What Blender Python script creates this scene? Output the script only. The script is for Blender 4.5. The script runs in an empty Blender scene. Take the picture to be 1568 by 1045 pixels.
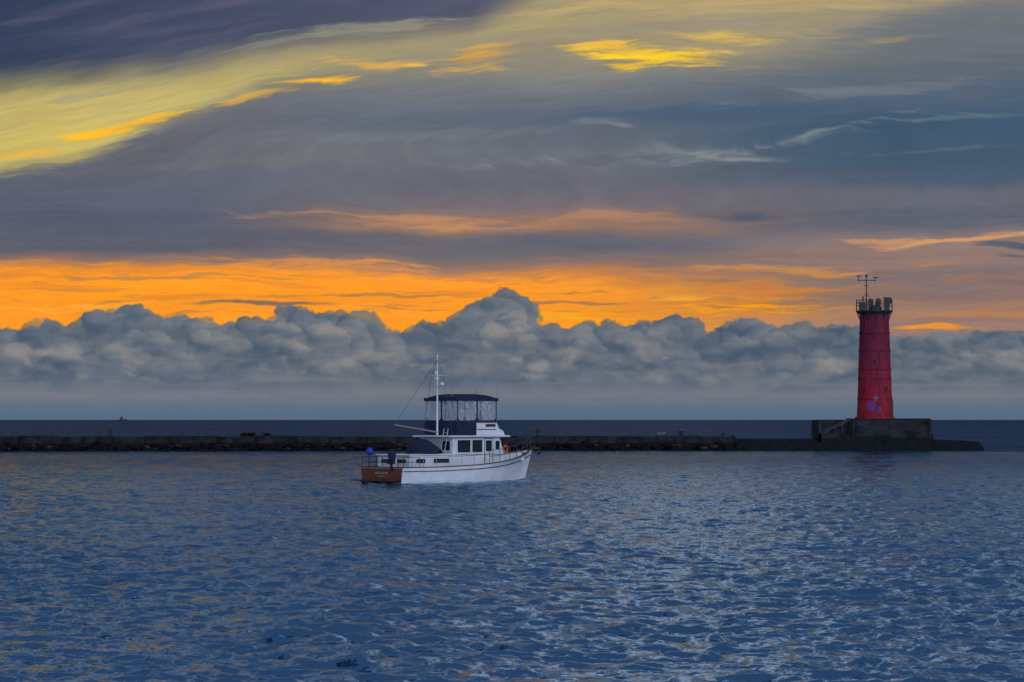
import bpy, bmesh, math, random
import numpy as np
from mathutils import Vector, Matrix
random.seed(7); np.random.seed(7)
scene=bpy.context.scene
F=3600.0; CAMH=3.7

# ------------------------------------------------------------------ node helper
class NG:
    def __init__(s,tree): s.t=tree; s.N=tree.nodes; s.L=tree.links
    def put(s,inp,v):
        if isinstance(v,bpy.types.NodeSocket): s.L.new(v,inp)
        elif v is not None:
            try: inp.default_value=v
            except Exception: inp.default_value=v[:3]
    def math(s,op,a,b=None,c=None,clamp=False):
        n=s.N.new('ShaderNodeMath'); n.operation=op; n.use_clamp=clamp
        s.put(n.inputs[0],a)
        if b is not None: s.put(n.inputs[1],b)
        if c is not None: s.put(n.inputs[2],c)
        return n.outputs[0]
    def vm(s,op,a,b=None,sc=None):
        n=s.N.new('ShaderNodeVectorMath'); n.operation=op
        s.put(n.inputs[0],a)
        if b is not None: s.put(n.inputs[1],b)
        if sc is not None: s.put(n.inputs[3],sc)
        return n.outputs[1] if op=='LENGTH' else n.outputs[0]
    def sep(s,v):
        n=s.N.new('ShaderNodeSeparateXYZ'); s.put(n.inputs[0],v); return n.outputs
    def noise(s,v,scale,detail=4,rough=.5,dist=0.0,col=False):
        n=s.N.new('ShaderNodeTexNoise'); s.put(n.inputs['Vector'],v); n.inputs['Scale'].default_value=scale
        n.inputs['Detail'].default_value=detail; n.inputs['Roughness'].default_value=rough; n.inputs['Distortion'].default_value=dist
        return n.outputs['Color' if col else 'Fac']
    def ss(s,v,a,b,lo=0.0,hi=1.0,kind='SMOOTHSTEP'):
        n=s.N.new('ShaderNodeMapRange'); n.interpolation_type=kind
        s.put(n.inputs[0],v); s.put(n.inputs[1],a); s.put(n.inputs[2],b); s.put(n.inputs[3],lo); s.put(n.inputs[4],hi); return n.outputs[0]
    def mix(s,f,a,b,mode='MIX'):
        n=s.N.new('ShaderNodeMix'); n.data_type='RGBA'; n.blend_type=mode
        s.put(n.inputs[0],f); s.put(n.inputs[6],a); s.put(n.inputs[7],b); return n.outputs[2]
    def ramp(s,f,stops):
        n=s.N.new('ShaderNodeValToRGB'); e=n.color_ramp.elements
        e[0].position=stops[0][0]; e[0].color=stops[0][1]; e[1].position=stops[-1][0]; e[1].color=stops[-1][1]
        for p,c in stops[1:-1]:
            q=e.new(p); q.color=c
        s.put(n.inputs[0],f); return n.outputs[0]

# ------------------------------------------------------------------ world
SUN_EL=math.radians(24); SUN_ROT=math.radians(150)
w=bpy.data.worlds.new("World"); scene.world=w; w.use_nodes=True
g=NG(w.node_tree); bg=g.N['Background']
sky=g.N.new('ShaderNodeTexSky'); sky.sky_type='NISHITA'; sky.sun_disc=False; sky.sun_elevation=SUN_EL; sky.sun_rotation=SUN_ROT
g.L.new(sky.outputs[0],bg.inputs[0]); bg.inputs[1].default_value=0.003

# ------------------------------------------------------------------ numpy noise
def perlin(x,y,seed):
    rs=np.random.RandomState(seed); n=256; ang=rs.uniform(0,2*np.pi,(n,n)).astype(np.float32); gx=np.cos(ang); gy=np.sin(ang)
    xi=np.floor(x).astype(np.int64); yi=np.floor(y).astype(np.int64); xf=(x-xi).astype(np.float32); yf=(y-yi).astype(np.float32)
    u=xf*xf*xf*(xf*(xf*6-15)+10); v=yf*yf*yf*(yf*(yf*6-15)+10)
    def gr(a,b,fx,fy):
        a=a%n;b=b%n; return gx[a,b]*fx+gy[a,b]*fy
    n00=gr(xi,yi,xf,yf);n10=gr(xi+1,yi,xf-1,yf);n01=gr(xi,yi+1,xf,yf-1);n11=gr(xi+1,yi+1,xf-1,yf-1)
    return (n00*(1-u)+n10*u)*(1-v)+(n01*(1-u)+n11*u)*v
def fbm(x,y,seed,octv=5,gain=.5):
    r=0;a=1.0;f=1.0;t=0
    for k in range(octv):
        r=r+a*perlin(x*f+k*17.3,y*f+k*9.1,seed+k); t+=a; a*=gain; f*=2.03
    return r/t*1.9
def sst(v,a,b):
    t=np.clip((v-a)/(b-a),0,1); return t*t*(3-2*t)
def srgb2lin(c):
    c=np.clip(c,0,255)/255.0; return np.where(c<=.04045,c/12.92,((c+.055)/1.055)**2.4)

# ------------------------------------------------------------------ sky dome (clouds computed per direction)
def build_sky():
    azf=np.arange(-.285,.2851,.00036); az=np.concatenate([-np.linspace(math.pi,.30,70),azf,np.linspace(.30,math.pi,70)])
    elf=np.arange(-.0012,.190,.00036); el=np.concatenate([elf,np.linspace(.194,.60,70),np.linspace(.61,math.pi/2-.001,40)])
    A,E=np.meshgrid(az,el,indexing='xy')
    X=784+3600*A; Y=643-3600*E
    X=X.astype(np.float32); Y=Y.astype(np.float32)
    wgt=sst(-Y,-330,-190); xx=np.clip(X,-300,1900)
    phi=Y+wgt*(.26*xx-.26*xx*xx/2300.0)
    wx=fbm(X/260,phi/60,11,4)*26+fbm(X/70,phi/20,15,3)*8
    wy=fbm(X/280,phi/80,21,5)*13+fbm(X/80,phi/18,25,4)*3.5
    WX=X+wx; WY=Y+wy; WP=phi+wy
    s1=fbm(WX/380,WP/32,31,6,.55); s2=fbm(WX/170,WP/9,41,5,.6); s3=fbm(WX/600,WP/80,51,4)
    s4=fbm(WX/70,WP/4.5,61,4,.6); s5=fbm(WX/260,WP/15,65,6,.6)
    def ramp(y,stops):
        st=sorted(stops,key=lambda q:q[0]); ys=[q[0] for q in st]
        return np.stack([np.interp(y,ys,[q[1][k] for q in st]) for k in range(3)],-1)
    def mx(c,col,m): return c+(np.asarray(col,dtype=np.float32)-c)*m[...,None]
    L=ramp(WY,[(640,(255,140,20)),(495,(255,150,22)),(450,(255,150,12)),(420,(235,138,45)),(404,(150,110,92)),(388,(86,86,100)),(340,(78,84,104)),(290,(88,92,107)),(240,(98,98,108)),(150,(104,103,112))])
    C=ramp(WY,[(640,(255,150,30)),(480,(255,150,22)),(440,(252,150,24)),(424,(222,135,65)),(408,(150,112,98)),(388,(106,100,106)),(362,(102,97,108)),(348,(160,118,95)),(334,(150,112,97)),(316,(114,104,110)),(280,(97,97,110)),(230,(104,107,116)),(180,(88,99,115)),(140,(112,114,118)),(90,(142,134,118))])
    R=ramp(WY,[(640,(150,115,105)),(500,(150,116,107)),(482,(160,120,98)),(462,(145,113,103)),(425,(126,107,109)),(388,(140,114,106)),(368,(126,110,110)),(345,(88,92,108)),(300,(97,97,110)),(250,(63,84,107)),(200,(56,82,108)),(160,(76,92,112)),(110,(96,103,112)),(40,(114,113,114)),(0,(128,119,108))])
    c=mx(L,C,sst(WX,250,700)); c=mx(c,R,sst(WX,850,1350))
    c=c.astype(np.float32)
    eG=np.interp(X,[-400,0,150,260,400,550,700,850,1100,1300,1568,1900],[330,272,240,200,160,138,124,118,128,110,80,60])
    mG=sst(eG-WY-5*s4,-8,np.interp(X,[100,700],[10,85]))
    yel=ramp(X,[(0,(190,170,96)),(200,(192,174,102)),(500,(174,158,108)),(800,(160,147,114)),(1100,(172,154,112)),(1350,(148,138,118)),(1568,(118,118,118))])
    yel=mx(yel,(122,120,122),.65*sst(s5,.1,.8)); yel=mx(yel,(208,184,100),.35*sst(-s1,.0,.7)); yel=mx(yel,(206,172,96),.35*sst(s2,.15,.7)*sst(X,600,900))
    c=mx(c,yel,mG)
    eD=np.interp(X,[-400,0,150,300,450,600,720,800,900,1568],[240,158,136,116,92,66,48,8,-40,-80])
    mD=sst(eD-WY+s2*8+s4*4,-22,46)
    dk=ramp(X,[(-300,(40,52,82)),(0,(44,55,84)),(350,(62,68,93)),(700,(80,81,102))]); dk=mx(dk,(90,86,103),.6*sst(s1,-.1,.7)); dk=mx(dk,(40,53,82),.5*sst(-s3,0,.5)); dk=mx(dk,(98,92,104),.25*sst(s5,.1,.8))
    c=mx(c,dk,mD)
    def blob(cx,cy,rx,ry,rot,col,stn,rag=.5,soft=.6):
        nonlocal c
        a=math.radians(rot)
        qx=WX-cx; qy=-(WY-cy)
        u=(qx*math.cos(a)+qy*math.sin(a))/rx; v=(-qx*math.sin(a)+qy*math.cos(a))/ry
        d=np.sqrt(u*u+v*v); f=(1-d)+rag*(.45*s1+.55*s2+.45*s4+.3*s5)
        m=sst(f,.12,.12+soft)*stn*sst(1.35-d,0,.5)
        c=mx(c,col,m)
    blob(60,232,240,44,13,(206,185,94),.7,.5)
    blob(330,150,260,26,13,(196,178,102),.5,.6)
    blob(190,200,130,10,12,(246,180,40),1,.8,.7)
    blob(150,212,80,6,8,(255,190,20),1,.5)
    blob(40,248,80,7,9,(226,170,60),.7,.7)
    blob(490,131,100,7,7,(250,182,34),1,.8,.7)
    blob(400,156,90,7,12,(226,170,60),.7,.8)
    blob(600,104,150,12,-2,(222,168,72),.8,1.0,.9)
    blob(735,92,80,24,4,(230,165,62),.8,.9,.9)
    blob(640,106,30,4,0,(255,200,60),.8,.3)
    blob(1000,88,170,24,-4,(240,190,60),.85,1.0,.9)
    blob(1010,92,130,12,-3,(255,206,26),1,.8,.9)
    blob(960,104,60,9,0,(255,196,40),.8,.7)
    blob(920,74,90,10,4,(244,190,60),.85,.9)
    blob(1110,60,130,12,-2,(240,194,72),.8,.9,.9)
    blob(1370,71,60,8,0,(206,164,84),.75,.9)
    blob(1250,8,420,34,0,(186,160,106),.65,.9,.9)
    blob(880,20,160,14,4,(190,166,104),.6,1.0,.9)
    blob(1050,45,260,18,2,(142,134,120),.6,1.0)
    blob(1470,58,240,50,3,(92,102,114),.6,.8)
    blob(560,48,200,13,8,(148,144,120),.7,.9)
    blob(430,74,150,9,10,(134,134,124),.6,.9)
    blob(960,236,330,18,3,(126,129,134),.6,1.1,1.1)
    blob(1180,222,260,17,8,(124,132,138),.65,1.3,1.0)
    blob(1120,240,120,6,-4,(146,144,138),.6,1.1,.9)
    blob(1260,205,150,6,12,(130,138,142),.55,1.2,.9)
    blob(930,192,70,4,-5,(150,144,136),.8,.7)
    blob(1080,176,360,18,3,(64,85,110),.6,.8)
    blob(1450,265,300,46,0,(56,79,103),.6,.7)
    blob(1480,190,220,7,3,(104,118,128),.5,1.1,.9)
    blob(1400,240,220,5,2,(90,105,120),.6,1.0)
    blob(1330,145,260,12,4,(112,116,122),.5,1.1)
    blob(700,205,300,12,3,(116,117,122),.4,1)
    blob(420,250,300,14,4,(112,106,110),.4,1)
    blob(1130,329,105,9,-2,(80,82,102),.9,.6)
    blob(640,337,330,12,-1,(196,134,86),.65,1.1,.9)
    blob(900,336,220,12,2,(176,124,90),.6,1.1,.9)
    blob(760,341,60,4,0,(120,104,106),.7,.5)
    blob(510,379,120,5,2,(104,94,104),.85,.6)
    blob(900,376,320,18,-1,(92,93,108),.7,.8)
    blob(1400,350,340,14,0,(94,95,110),.7,.7)
    blob(1450,374,190,7,3,(218,148,90),.8,1.0,.9)
    blob(1350,372,90,5,0,(200,140,92),.7,.8)
    blob(1545,384,90,7,-3,(76,82,100),.95,.5)
    blob(1550,398,60,4,-3,(84,88,104),.8,.5)
    blob(240,440,560,46,0,(255,152,6),.9,.5,.6)
    blob(760,430,280,20,0,(255,152,20),.9,.9,.8)
    blob(480,404,320,9,0,(220,138,62),.8,1.1,.8)
    blob(780,405,120,7,0,(160,112,90),.7,.8)
    blob(150,470,300,10,1,(255,176,46),.7,.9,.8)
    blob(1150,468,220,17,1,(255,154,8),1,.9,.7)
    blob(1060,458,90,7,0,(255,170,30),.8,.7)
    blob(1200,416,190,10,-2,(210,140,70),.8,1.0,.8)
    blob(860,486,180,14,0,(255,168,14),.9,.7)
    blob(1420,508,90,9,0,(245,150,30),.85,.7)
    glw=sst(-Y,-505,-470)*sst(Y,395,425)
    c=mx(c,(140,104,84),glw*.75*sst(s2,.15,.65)); c=mx(c,(214,122,40),glw*.7*sst(s5,.0,.5)); c=mx(c,(255,190,66),glw*.5*sst(-s2,.2,.8)*sst(-X,-1250,-900)); c=mx(c,(176,116,70),glw*.5*sst(s4,.2,.8))
    blob(400,468,190,5,1,(112,96,94),.9,.7)
    blob(120,444,160,4,0,(200,122,56),.7,.8)
    blob(250,425,200,4,1,(176,116,72),.7,.9)
    blob(880,462,150,4,1,(150,108,84),.75,.8)
    blob(620,452,200,4,0,(180,116,62),.8,.9)
    blob(1480,440,220,30,0,(128,108,111),.7,.7)
    c=c*(1+.05*s1+.05*s2+.03*s4+.05*s3+.04*s5)[...,None]
    # ---------------- cumulus bank
    top=np.interp(X[0],[-500,-300,-100,0,60,85,110,150,200,250,290,340,400,440,520,570,610,650,710,740,775,805,830,900,960,1040,1090,1140,1180,1240,1300,1370,1420,1500,1568,1700,1900,2100],
        [500,480,506,503,500,490,504,478,469,482,478,494,486,468,474,486,508,490,486,455,440,460,496,490,488,488,502,483,496,497,490,514,508,504,510,500,512,500])
    rs=np.random.RandomState(5)
    qx=X+fbm(X/30,Y/24,71,5,.5)*8+fbm(X/7,Y/7,75,3)*1.8; qy=Y+fbm(X/30,Y/24,81,5,.5)*7+fbm(X/7,Y/7,85,3)*1.8
    xs0=X[0]; ys0=Y[:,0]
    basec=ramp(Y,[(643,(80,101,126)),(628,(86,106,129)),(606,(112,115,127)),(596,(101,109,125)),(585,(84,99,119)),(560,(94,104,120)),(530,(98,105,118)),(500,(86,98,113)),(470,(74,88,107)),(430,(68,84,106))]).astype(np.float32)
    bn=fbm(qx/90,qy/26,91,5,.5); bn2=fbm(qx/40,qy/16,95,4,.5); bn3=fbm(X/150,Y/40,98,3)
    bandl=basec+(np.array([126,124,127])-basec)*(.6*sst(bn,.0,.5)*sst(-Y,-625,-560))[...,None]+(np.array([56,75,99])-basec)*(.6*sst(-bn,.0,.5)*sst(-Y,-630,-570))[...,None]
    T=np.broadcast_to(top[None,:],X.shape)
    m=sst(qy-(T+9),-2,5); c=mx(c,bandl.astype(np.float32),m)
    puffs=[]
    def addp(x,y,r,dep): puffs.append((y+dep,x,y,r))
    x=-480
    while x<2080:
        t=np.interp(x,xs0,top); r=rs.uniform(8,25); addp(x,t+r+rs.uniform(-3,8),r,-20); x+=r*rs.uniform(.55,1.05)
    for cx,cy,r in ((775,460,20),(757,470,18),(794,474,20),(744,487,20),(808,493,18),(770,490,30),(200,488,20),(180,492,20),(222,496,18),(160,498,16),(460,486,20),(440,488,18),(500,492,20),(84,502,13),(1140,498,14),(1060,502,18),(1425,522,14)): addp(cx,cy,r,-10)
    for k in range(680):
        x=rs.uniform(-480,2080); t=np.interp(x,xs0,top); q=rs.uniform(0,1)**.8; y=t+18+q*(598-t-18); r=rs.uniform(6,32)*(1-.5*q); addp(x,y,r,0)
    puffs.sort()
    for _,px_,py_,r in puffs:
        ecc=rs.uniform(1.0,1.6)+ .8*max(0,(py_-530)/60.)
        R=r*1.3+12; i0=np.searchsorted(-ys0,-(py_+R)); i1=np.searchsorted(-ys0,-(py_-R)); j0=np.searchsorted(xs0,px_-R*ecc); j1=np.searchsorted(xs0,px_+R*ecc)
        if i1<=i0 or j1<=j0: continue
        u=(qx[i0:i1,j0:j1]-px_)/(r*ecc); v=(qy[i0:i1,j0:j1]-py_)/r; d=np.sqrt(u*u+v*v)
        fade=sst(-v,-.8,.3)
        soft_=2.0+3*sst(np.float32(py_),490,560)
        edge=sst(1-d,0,min(.9,soft_/r*1.4))
        lowfade=1-sst(np.float32(py_),545,610)*.75
        al=edge*fade*lowfade*rs.uniform(.55,.97)
        h=np.sqrt(np.clip(1-d*d,0,1)); tint=rs.uniform(-1,1)
        sh=.32+.30*(-v)+.22*u-.28*(1-h)+.22*bn2[i0:i1,j0:j1]+.12*tint+.5*bn3[i0:i1,j0:j1]
        deep=sst(np.float32(py_-np.interp(px_,xs0,top)),8,60)
        lo=np.array([58,77,101])*(1-deep)+np.array([62,81,104])*deep; hi=np.array([110,115,127])*(1-deep)+np.array([142,137,136])*deep
        col=lo+(hi-lo)*np.clip(sh*1.4,0,1)[...,None]
        c[i0:i1,j0:j1]+=(col-c[i0:i1,j0:j1])*al[...,None]
    hz=sst(fbm(WX/260,Y/9,101,4),.05,.6)*sst(-Y,-636,-612)*(1-sst(-Y,-585,-560)); c=mx(c,(124,121,128),hz*.55)
    lowm=sst(Y,560,610); c=mx(c,ramp(Y,[(643,(82,103,128)),(622,(90,108,130)),(604,(112,115,127)),(590,(96,107,123)),(560,(94,103,118))]),lowm*.6)
    c=srgb2lin(c)
    # ---------------- unseen sky above the frame, bright patches shaped for water glints
    hn=fbm(A*8+4,E*18,111,5,.5)
    b_=sst(hn,-.1,.4)*np.interp(A,[-.5,-.2,.25,.6],[.35,.5,1,.9])
    hi=np.array([.03,.065,.13])+(np.array([.60,.67,.78])-np.array([.03,.065,.13]))*b_[...,None]
    top_=sst(E,.34,.52)[...,None]
    hi=hi*(1-top_)+np.array([.035,.075,.15])*top_
    m=sst(E,.176,.22)[...,None]; c=c*(1-m)+hi*m
    bk=sst(np.abs(A),1.2,1.9)[...,None]; c=c*(1-bk)+np.array([.36,.42,.56])*bk  # rear sky, also unseen, brightened to light the boat
    Rr=42000.0
    co=np.stack([Rr*np.cos(E)*np.sin(A),Rr*np.cos(E)*np.cos(A),Rr*np.sin(E)],-1).reshape(-1,3).astype(np.float32)
    nr,nt=A.shape; idx=np.arange(nr*nt).reshape(nr,nt); q=np.stack([idx[:-1,:-1],idx[:-1,1:],idx[1:,1:],idx[1:,:-1]],-1).reshape(-1,4)
    me=bpy.data.meshes.new('sky'); me.vertices.add(len(co)); me.vertices.foreach_set('co',co.ravel())
    me.loops.add(q.size); me.loops.foreach_set('vertex_index',q.ravel().astype(np.int32))
    me.polygons.add(len(q)); me.polygons.foreach_set('loop_start',np.arange(0,q.size,4,dtype=np.int32)); me.polygons.foreach_set('loop_total',np.full(len(q),4,np.int32))
    me.update(calc_edges=True)
    at=me.color_attributes.new('cloud_radiance','FLOAT_COLOR','POINT')
    rgba=np.ones((len(co),4),np.float32); rgba[:,:3]=c.reshape(-1,3); at.data.foreach_set('color',rgba.ravel())
    m=bpy.data.materials.new('sky_clouds'); m.use_nodes=True; h=NG(m.node_tree); h.N.clear()
    a=h.N.new('ShaderNodeAttribute'); a.attribute_name='cloud_radiance'
    e=h.N.new('ShaderNodeEmission'); h.L.new(a.outputs['Color'],e.inputs[0]); t=h.N.new('ShaderNodeBsdfTransparent'); ad=h.N.new('ShaderNodeAddShader')
    h.L.new(e.outputs[0],ad.inputs[0]); h.L.new(t.outputs[0],ad.inputs[1]); o=h.N.new('ShaderNodeOutputMaterial'); h.L.new(ad.outputs[0],o.inputs[0])
    try: m.cycles.emission_sampling='NONE'
    except Exception: pass
    me.materials.append(m); ob=bpy.data.objects.new('sky',me); scene.collection.objects.link(ob)
build_sky()

# added soft fill lamp behind the viewer; the sunset itself lies ahead
sl=bpy.data.lights.new("fill_light",'SUN'); sl.energy=0.8; sl.angle=math.radians(25); sl.color=(.95,.96,1.0)
so=bpy.data.objects.new("fill_light",sl); scene.collection.objects.link(so)
sdir=Vector((math.sin(SUN_ROT)*math.cos(SUN_EL),math.cos(SUN_ROT)*math.cos(SUN_EL),math.sin(SUN_EL)))
so.rotation_euler=sdir.to_track_quat('Z','Y').to_euler()

# ------------------------------------------------------------------ camera
cd=bpy.data.cameras.new("camera"); cam=bpy.data.objects.new("camera",cd); scene.collection.objects.link(cam)
cd.sensor_width=36; cd.lens=36*F/1568.0; cd.clip_end=60000; cd.clip_start=.5
cam.location=(0,0,CAMH); cam.rotation_euler=(math.radians(90)+math.atan(120.5/F),0,0)
scene.camera=cam
scene.view_settings.view_transform='Standard'; scene.view_settings.look='None'; scene.view_settings.exposure=0

# ------------------------------------------------------------------ materials
def mat(name,colr,rough=.6,var=.25,scale=3.0,metal=0,bump=0.0,second=None,spec=.5,stretch=(1,1,1)):
    m=bpy.data.materials.new(name); m.use_nodes=True; h=NG(m.node_tree); b=h.N['Principled BSDF']
    co=h.N.new('ShaderNodeTexCoord').outputs['Object']
    co=h.vm('MULTIPLY',co,stretch)
    n=h.noise(co,scale,6,.6)
    c2=second or tuple(x*(1-var*1.6) for x in colr[:3])+(1,)
    cc=h.mix(h.ss(n,.35,.68),colr,c2)
    h.L.new(cc,b.inputs['Base Color']); b.inputs['Roughness'].default_value=rough; b.inputs['Metallic'].default_value=metal
    b.inputs['Specular IOR Level'].default_value=spec
    if bump:
        bn=h.N.new('ShaderNodeBump'); bn.inputs['Strength'].default_value=bump; bn.inputs['Distance'].default_value=.05
        h.L.new(h.noise(co,scale*4,5,.6),bn.inputs['Height']); h.L.new(bn.outputs[0],b.inputs['Normal'])
    return m
M={}
M['white']=mat('white_gelcoat',(.68,.73,.80,1),.3,.08,1.5)
M['navy']=mat('navy_canvas',(.006,.014,.055,1),.85,.3,3,bump=.3)
M['teak']=mat('varnished_teak',(.17,.036,.010,1),.3,.3,2.0,second=(.07,.014,.006,1),stretch=(1,1,8))
M['trim']=mat('dark_teak_trim',(.05,.025,.022,1),.5,.3,4)
M['deck']=mat('teak_deck',(.25,.19,.14,1),.7,.2,4)
M['glass']=mat('dark_window_glass',(.012,.016,.024,1),.06,.2,.8,spec=.8)
M['steel']=mat('stainless_steel',(.45,.47,.5,1),.35,.1,4,metal=.8)
M['darksteel']=mat('dark_pipe',(.035,.045,.07,1),.5,.2,4)
M['antifoul']=mat('boot_top',(.02,.03,.05,1),.6,.2,2)
M['black']=mat('black_rubber',(.012,.012,.018,1),.5,.2,4)
M['orange']=mat('orange_vinyl',(.7,.09,.02,1),.5,.1,4)
M['blue']=mat('blue_vinyl',(.01,.035,.40,1),.4,.1,4)
M['grey']=mat('grey_paint',(.26,.29,.33,1),.5,.15,4)
M['concrete']=mat('weathered_concrete',(.034,.042,.054,1),.9,.3,.45,bump=.6,second=(.007,.010,.014,1),stretch=(1,1,2.2),spec=.2)
M['cap']=mat('pier_cap_concrete',(.034,.036,.044,1),.95,.3,.8,bump=.5,second=(.012,.013,.017,1),spec=.1)
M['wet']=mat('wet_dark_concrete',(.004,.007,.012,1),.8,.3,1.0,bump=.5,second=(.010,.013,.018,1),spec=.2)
M['rock']=mat('riprap_rock',(.011,.010,.012,1),.9,.3,.9,bump=.7,second=(.003,.004,.006,1),spec=.12)
M['rock2']=mat('pale_riprap_rock',(.07,.045,.036,1),.9,.3,1.2,bump=.7,second=(.016,.012,.012,1),spec=.12)
m=bpy.data.materials.new('faded_red_paint'); m.use_nodes=True; h=NG(m.node_tree); b=h.N['Principled BSDF']
co=h.N.new('ShaderNodeTexCoord').outputs['Object']; ox,oy,oz=h.sep(co)
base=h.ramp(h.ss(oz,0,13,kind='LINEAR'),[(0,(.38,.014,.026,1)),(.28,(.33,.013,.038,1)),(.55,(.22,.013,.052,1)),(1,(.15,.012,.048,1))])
base=h.mix(h.ss(h.noise(h.vm('MULTIPLY',co,(1,1,.25)),1.6,6,.6),.42,.64,0,.7),base,(.085,.009,.030,1))
base=h.mix(h.ss(h.noise(h.vm('MULTIPLY',co,(1,1,.7)),2.2,6,.7),.57,.66,0,.3),base,(.28,.11,.17,1))
base=h.mix(h.ss(h.noise(h.vm('MULTIPLY',co,(1,1,.5)),5,5,.7),.60,.68,0,.75),base,(.04,.012,.022,1))
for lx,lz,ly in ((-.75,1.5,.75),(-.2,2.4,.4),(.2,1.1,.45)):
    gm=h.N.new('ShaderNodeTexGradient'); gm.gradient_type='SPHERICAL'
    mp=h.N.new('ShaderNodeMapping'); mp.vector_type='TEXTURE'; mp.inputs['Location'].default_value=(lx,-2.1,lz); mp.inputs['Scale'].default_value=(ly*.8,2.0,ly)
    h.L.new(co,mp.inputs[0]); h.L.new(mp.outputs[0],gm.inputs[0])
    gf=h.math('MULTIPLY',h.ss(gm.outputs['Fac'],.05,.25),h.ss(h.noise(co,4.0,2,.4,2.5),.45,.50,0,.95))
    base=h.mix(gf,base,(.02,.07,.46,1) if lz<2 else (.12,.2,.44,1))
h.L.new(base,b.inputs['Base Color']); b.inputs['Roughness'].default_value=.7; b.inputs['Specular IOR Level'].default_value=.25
bn=h.N.new('ShaderNodeBump'); bn.inputs['Strength'].default_value=.5; bn.inputs['Distance'].default_value=.08
h.L.new(h.noise(co,3,5,.6),bn.inputs['Height']); h.L.new(bn.outputs[0],b.inputs['Normal'])
M['red']=m
m=bpy.data.materials.new('clear_vinyl'); m.use_nodes=True; h=NG(m.node_tree); b=h.N['Principled BSDF']
b.inputs['Base Color'].default_value=(.50,.54,.60,1); b.inputs['Roughness'].default_value=.2
t=h.N.new('ShaderNodeBsdfTransparent'); mx=h.N.new('ShaderNodeMixShader')
h.L.new(h.ss(h.noise(h.N.new('ShaderNodeTexCoord').outputs['Object'],2.5,3,.5,1.0),.4,.65,.22,.6),mx.inputs[0])
h.L.new(t.outputs[0],mx.inputs[1]); h.L.new(b.outputs[0],mx.inputs[2]); h.L.new(mx.outputs[0],h.N['Material Output'].inputs[0])
M['vinyl']=m
# water: dark body colour + tinted fresnel reflection; ripples perturb the normal; open lake beyond is rougher
m=bpy.data.materials.new('lake_water'); m.use_nodes=True; h=NG(m.node_tree); h.N.clear()
co=h.N.new('ShaderNodeTexCoord').outputs['Object']; nrm=h.N.new('ShaderNodeNewGeometry').outputs['Normal']
dist=h.vm('LENGTH',co); wx_,wy_,wz_=h.sep(co)
amp=h.ss(dist,40,260,.70,1.5)
na=h.vm('SUBTRACT',h.noise(h.vm('MULTIPLY',co,(1,.75,1)),9.0,4,.65,.0,col=True),(.5,.5,.5))
nb_=h.vm('SUBTRACT',h.noise(h.vm('MULTIPLY',co,(1,.6,1)),2.6,4,.6,.0,col=True),(.5,.5,.5))
nc_=h.vm('SUBTRACT',h.noise(h.vm('MULTIPLY',co,(.5,.16,1)),1.0,3,.6,.0,col=True),(.5,.5,.5))
nn=h.vm('ADD',na,h.vm('SCALE',nb_,sc=.8))
nn=h.vm('ADD',nn,h.vm('SCALE',nc_,sc=h.ss(dist,90,200,0,.8)))
nn=h.vm('MULTIPLY',nn,(.8,1,0)); nn=h.vm('SCALE',nn,sc=amp)
nv=h.vm('NORMALIZE',h.vm('ADD',nrm,nn))
gl_=h.N.new('ShaderNodeBsdfGlossy'); gl_.inputs['Color'].default_value=(.58,.75,.94,1); gl_.inputs['Roughness'].default_value=.14; h.L.new(nv,gl_.inputs['Normal'])
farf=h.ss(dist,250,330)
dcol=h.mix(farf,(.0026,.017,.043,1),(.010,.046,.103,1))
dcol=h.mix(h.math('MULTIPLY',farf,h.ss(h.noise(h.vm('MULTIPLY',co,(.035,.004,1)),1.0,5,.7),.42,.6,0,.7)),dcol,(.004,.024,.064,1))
wl=h.math('ADD',h.math('ABSOLUTE',h.math('SUBTRACT',h.math('ADD',wy_,h.math('MULTIPLY',wx_,-.10)),h.math('ADD',124.0,h.math('MULTIPLY',h.noise(h.vm('MULTIPLY',co,(.08,.0,0)),1.0,2,.5),3.0)))),0.0)
wk=h.math('MULTIPLY',h.ss(wl,2.0,.3),h.ss(wx_,-5.5,-11)); wk=h.math('MULTIPLY',wk,h.ss(h.noise(h.vm('MULTIPLY',co,(.9,.35,1)),1.0,4,.65),.42,.62))
hl=h.vm('SUBTRACT',co,(-9.2,135.0,0)); hm=h.vm('LENGTH',h.vm('MULTIPLY',hl,(.30,.20,0)))
wk2=h.math('MULTIPLY',h.ss(hm,1.0,.3),h.ss(h.noise(h.vm('MULTIPLY',co,(1.6,.6,1)),1.0,4,.65),.46,.6))
wk=h.math('MAXIMUM',h.math('MULTIPLY',wk,.6),h.math('MULTIPLY',wk2,.6))
dcol=h.mix(wk,dcol,(.26,.32,.41,1))
df=h.N.new('ShaderNodeBsdfDiffuse'); h.L.new(dcol,df.inputs['Color'])
fr=h.N.new('ShaderNodeFresnel'); fr.inputs['IOR'].default_value=1.33; h.L.new(nv,fr.inputs['Normal'])
capf=h.ss(dist,100,320,.85,.14)
capf=h.math('MAXIMUM',capf,h.ss(dist,284,272,0,.5))
ff=h.math('MINIMUM',fr.outputs[0],capf); ff=h.math('MULTIPLY',ff,h.math('SUBTRACT',1.0,wk))
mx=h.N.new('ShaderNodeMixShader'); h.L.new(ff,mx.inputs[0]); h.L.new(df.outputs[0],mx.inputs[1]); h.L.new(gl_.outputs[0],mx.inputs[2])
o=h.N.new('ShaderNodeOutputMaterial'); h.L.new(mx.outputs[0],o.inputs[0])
M['water']=m

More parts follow.
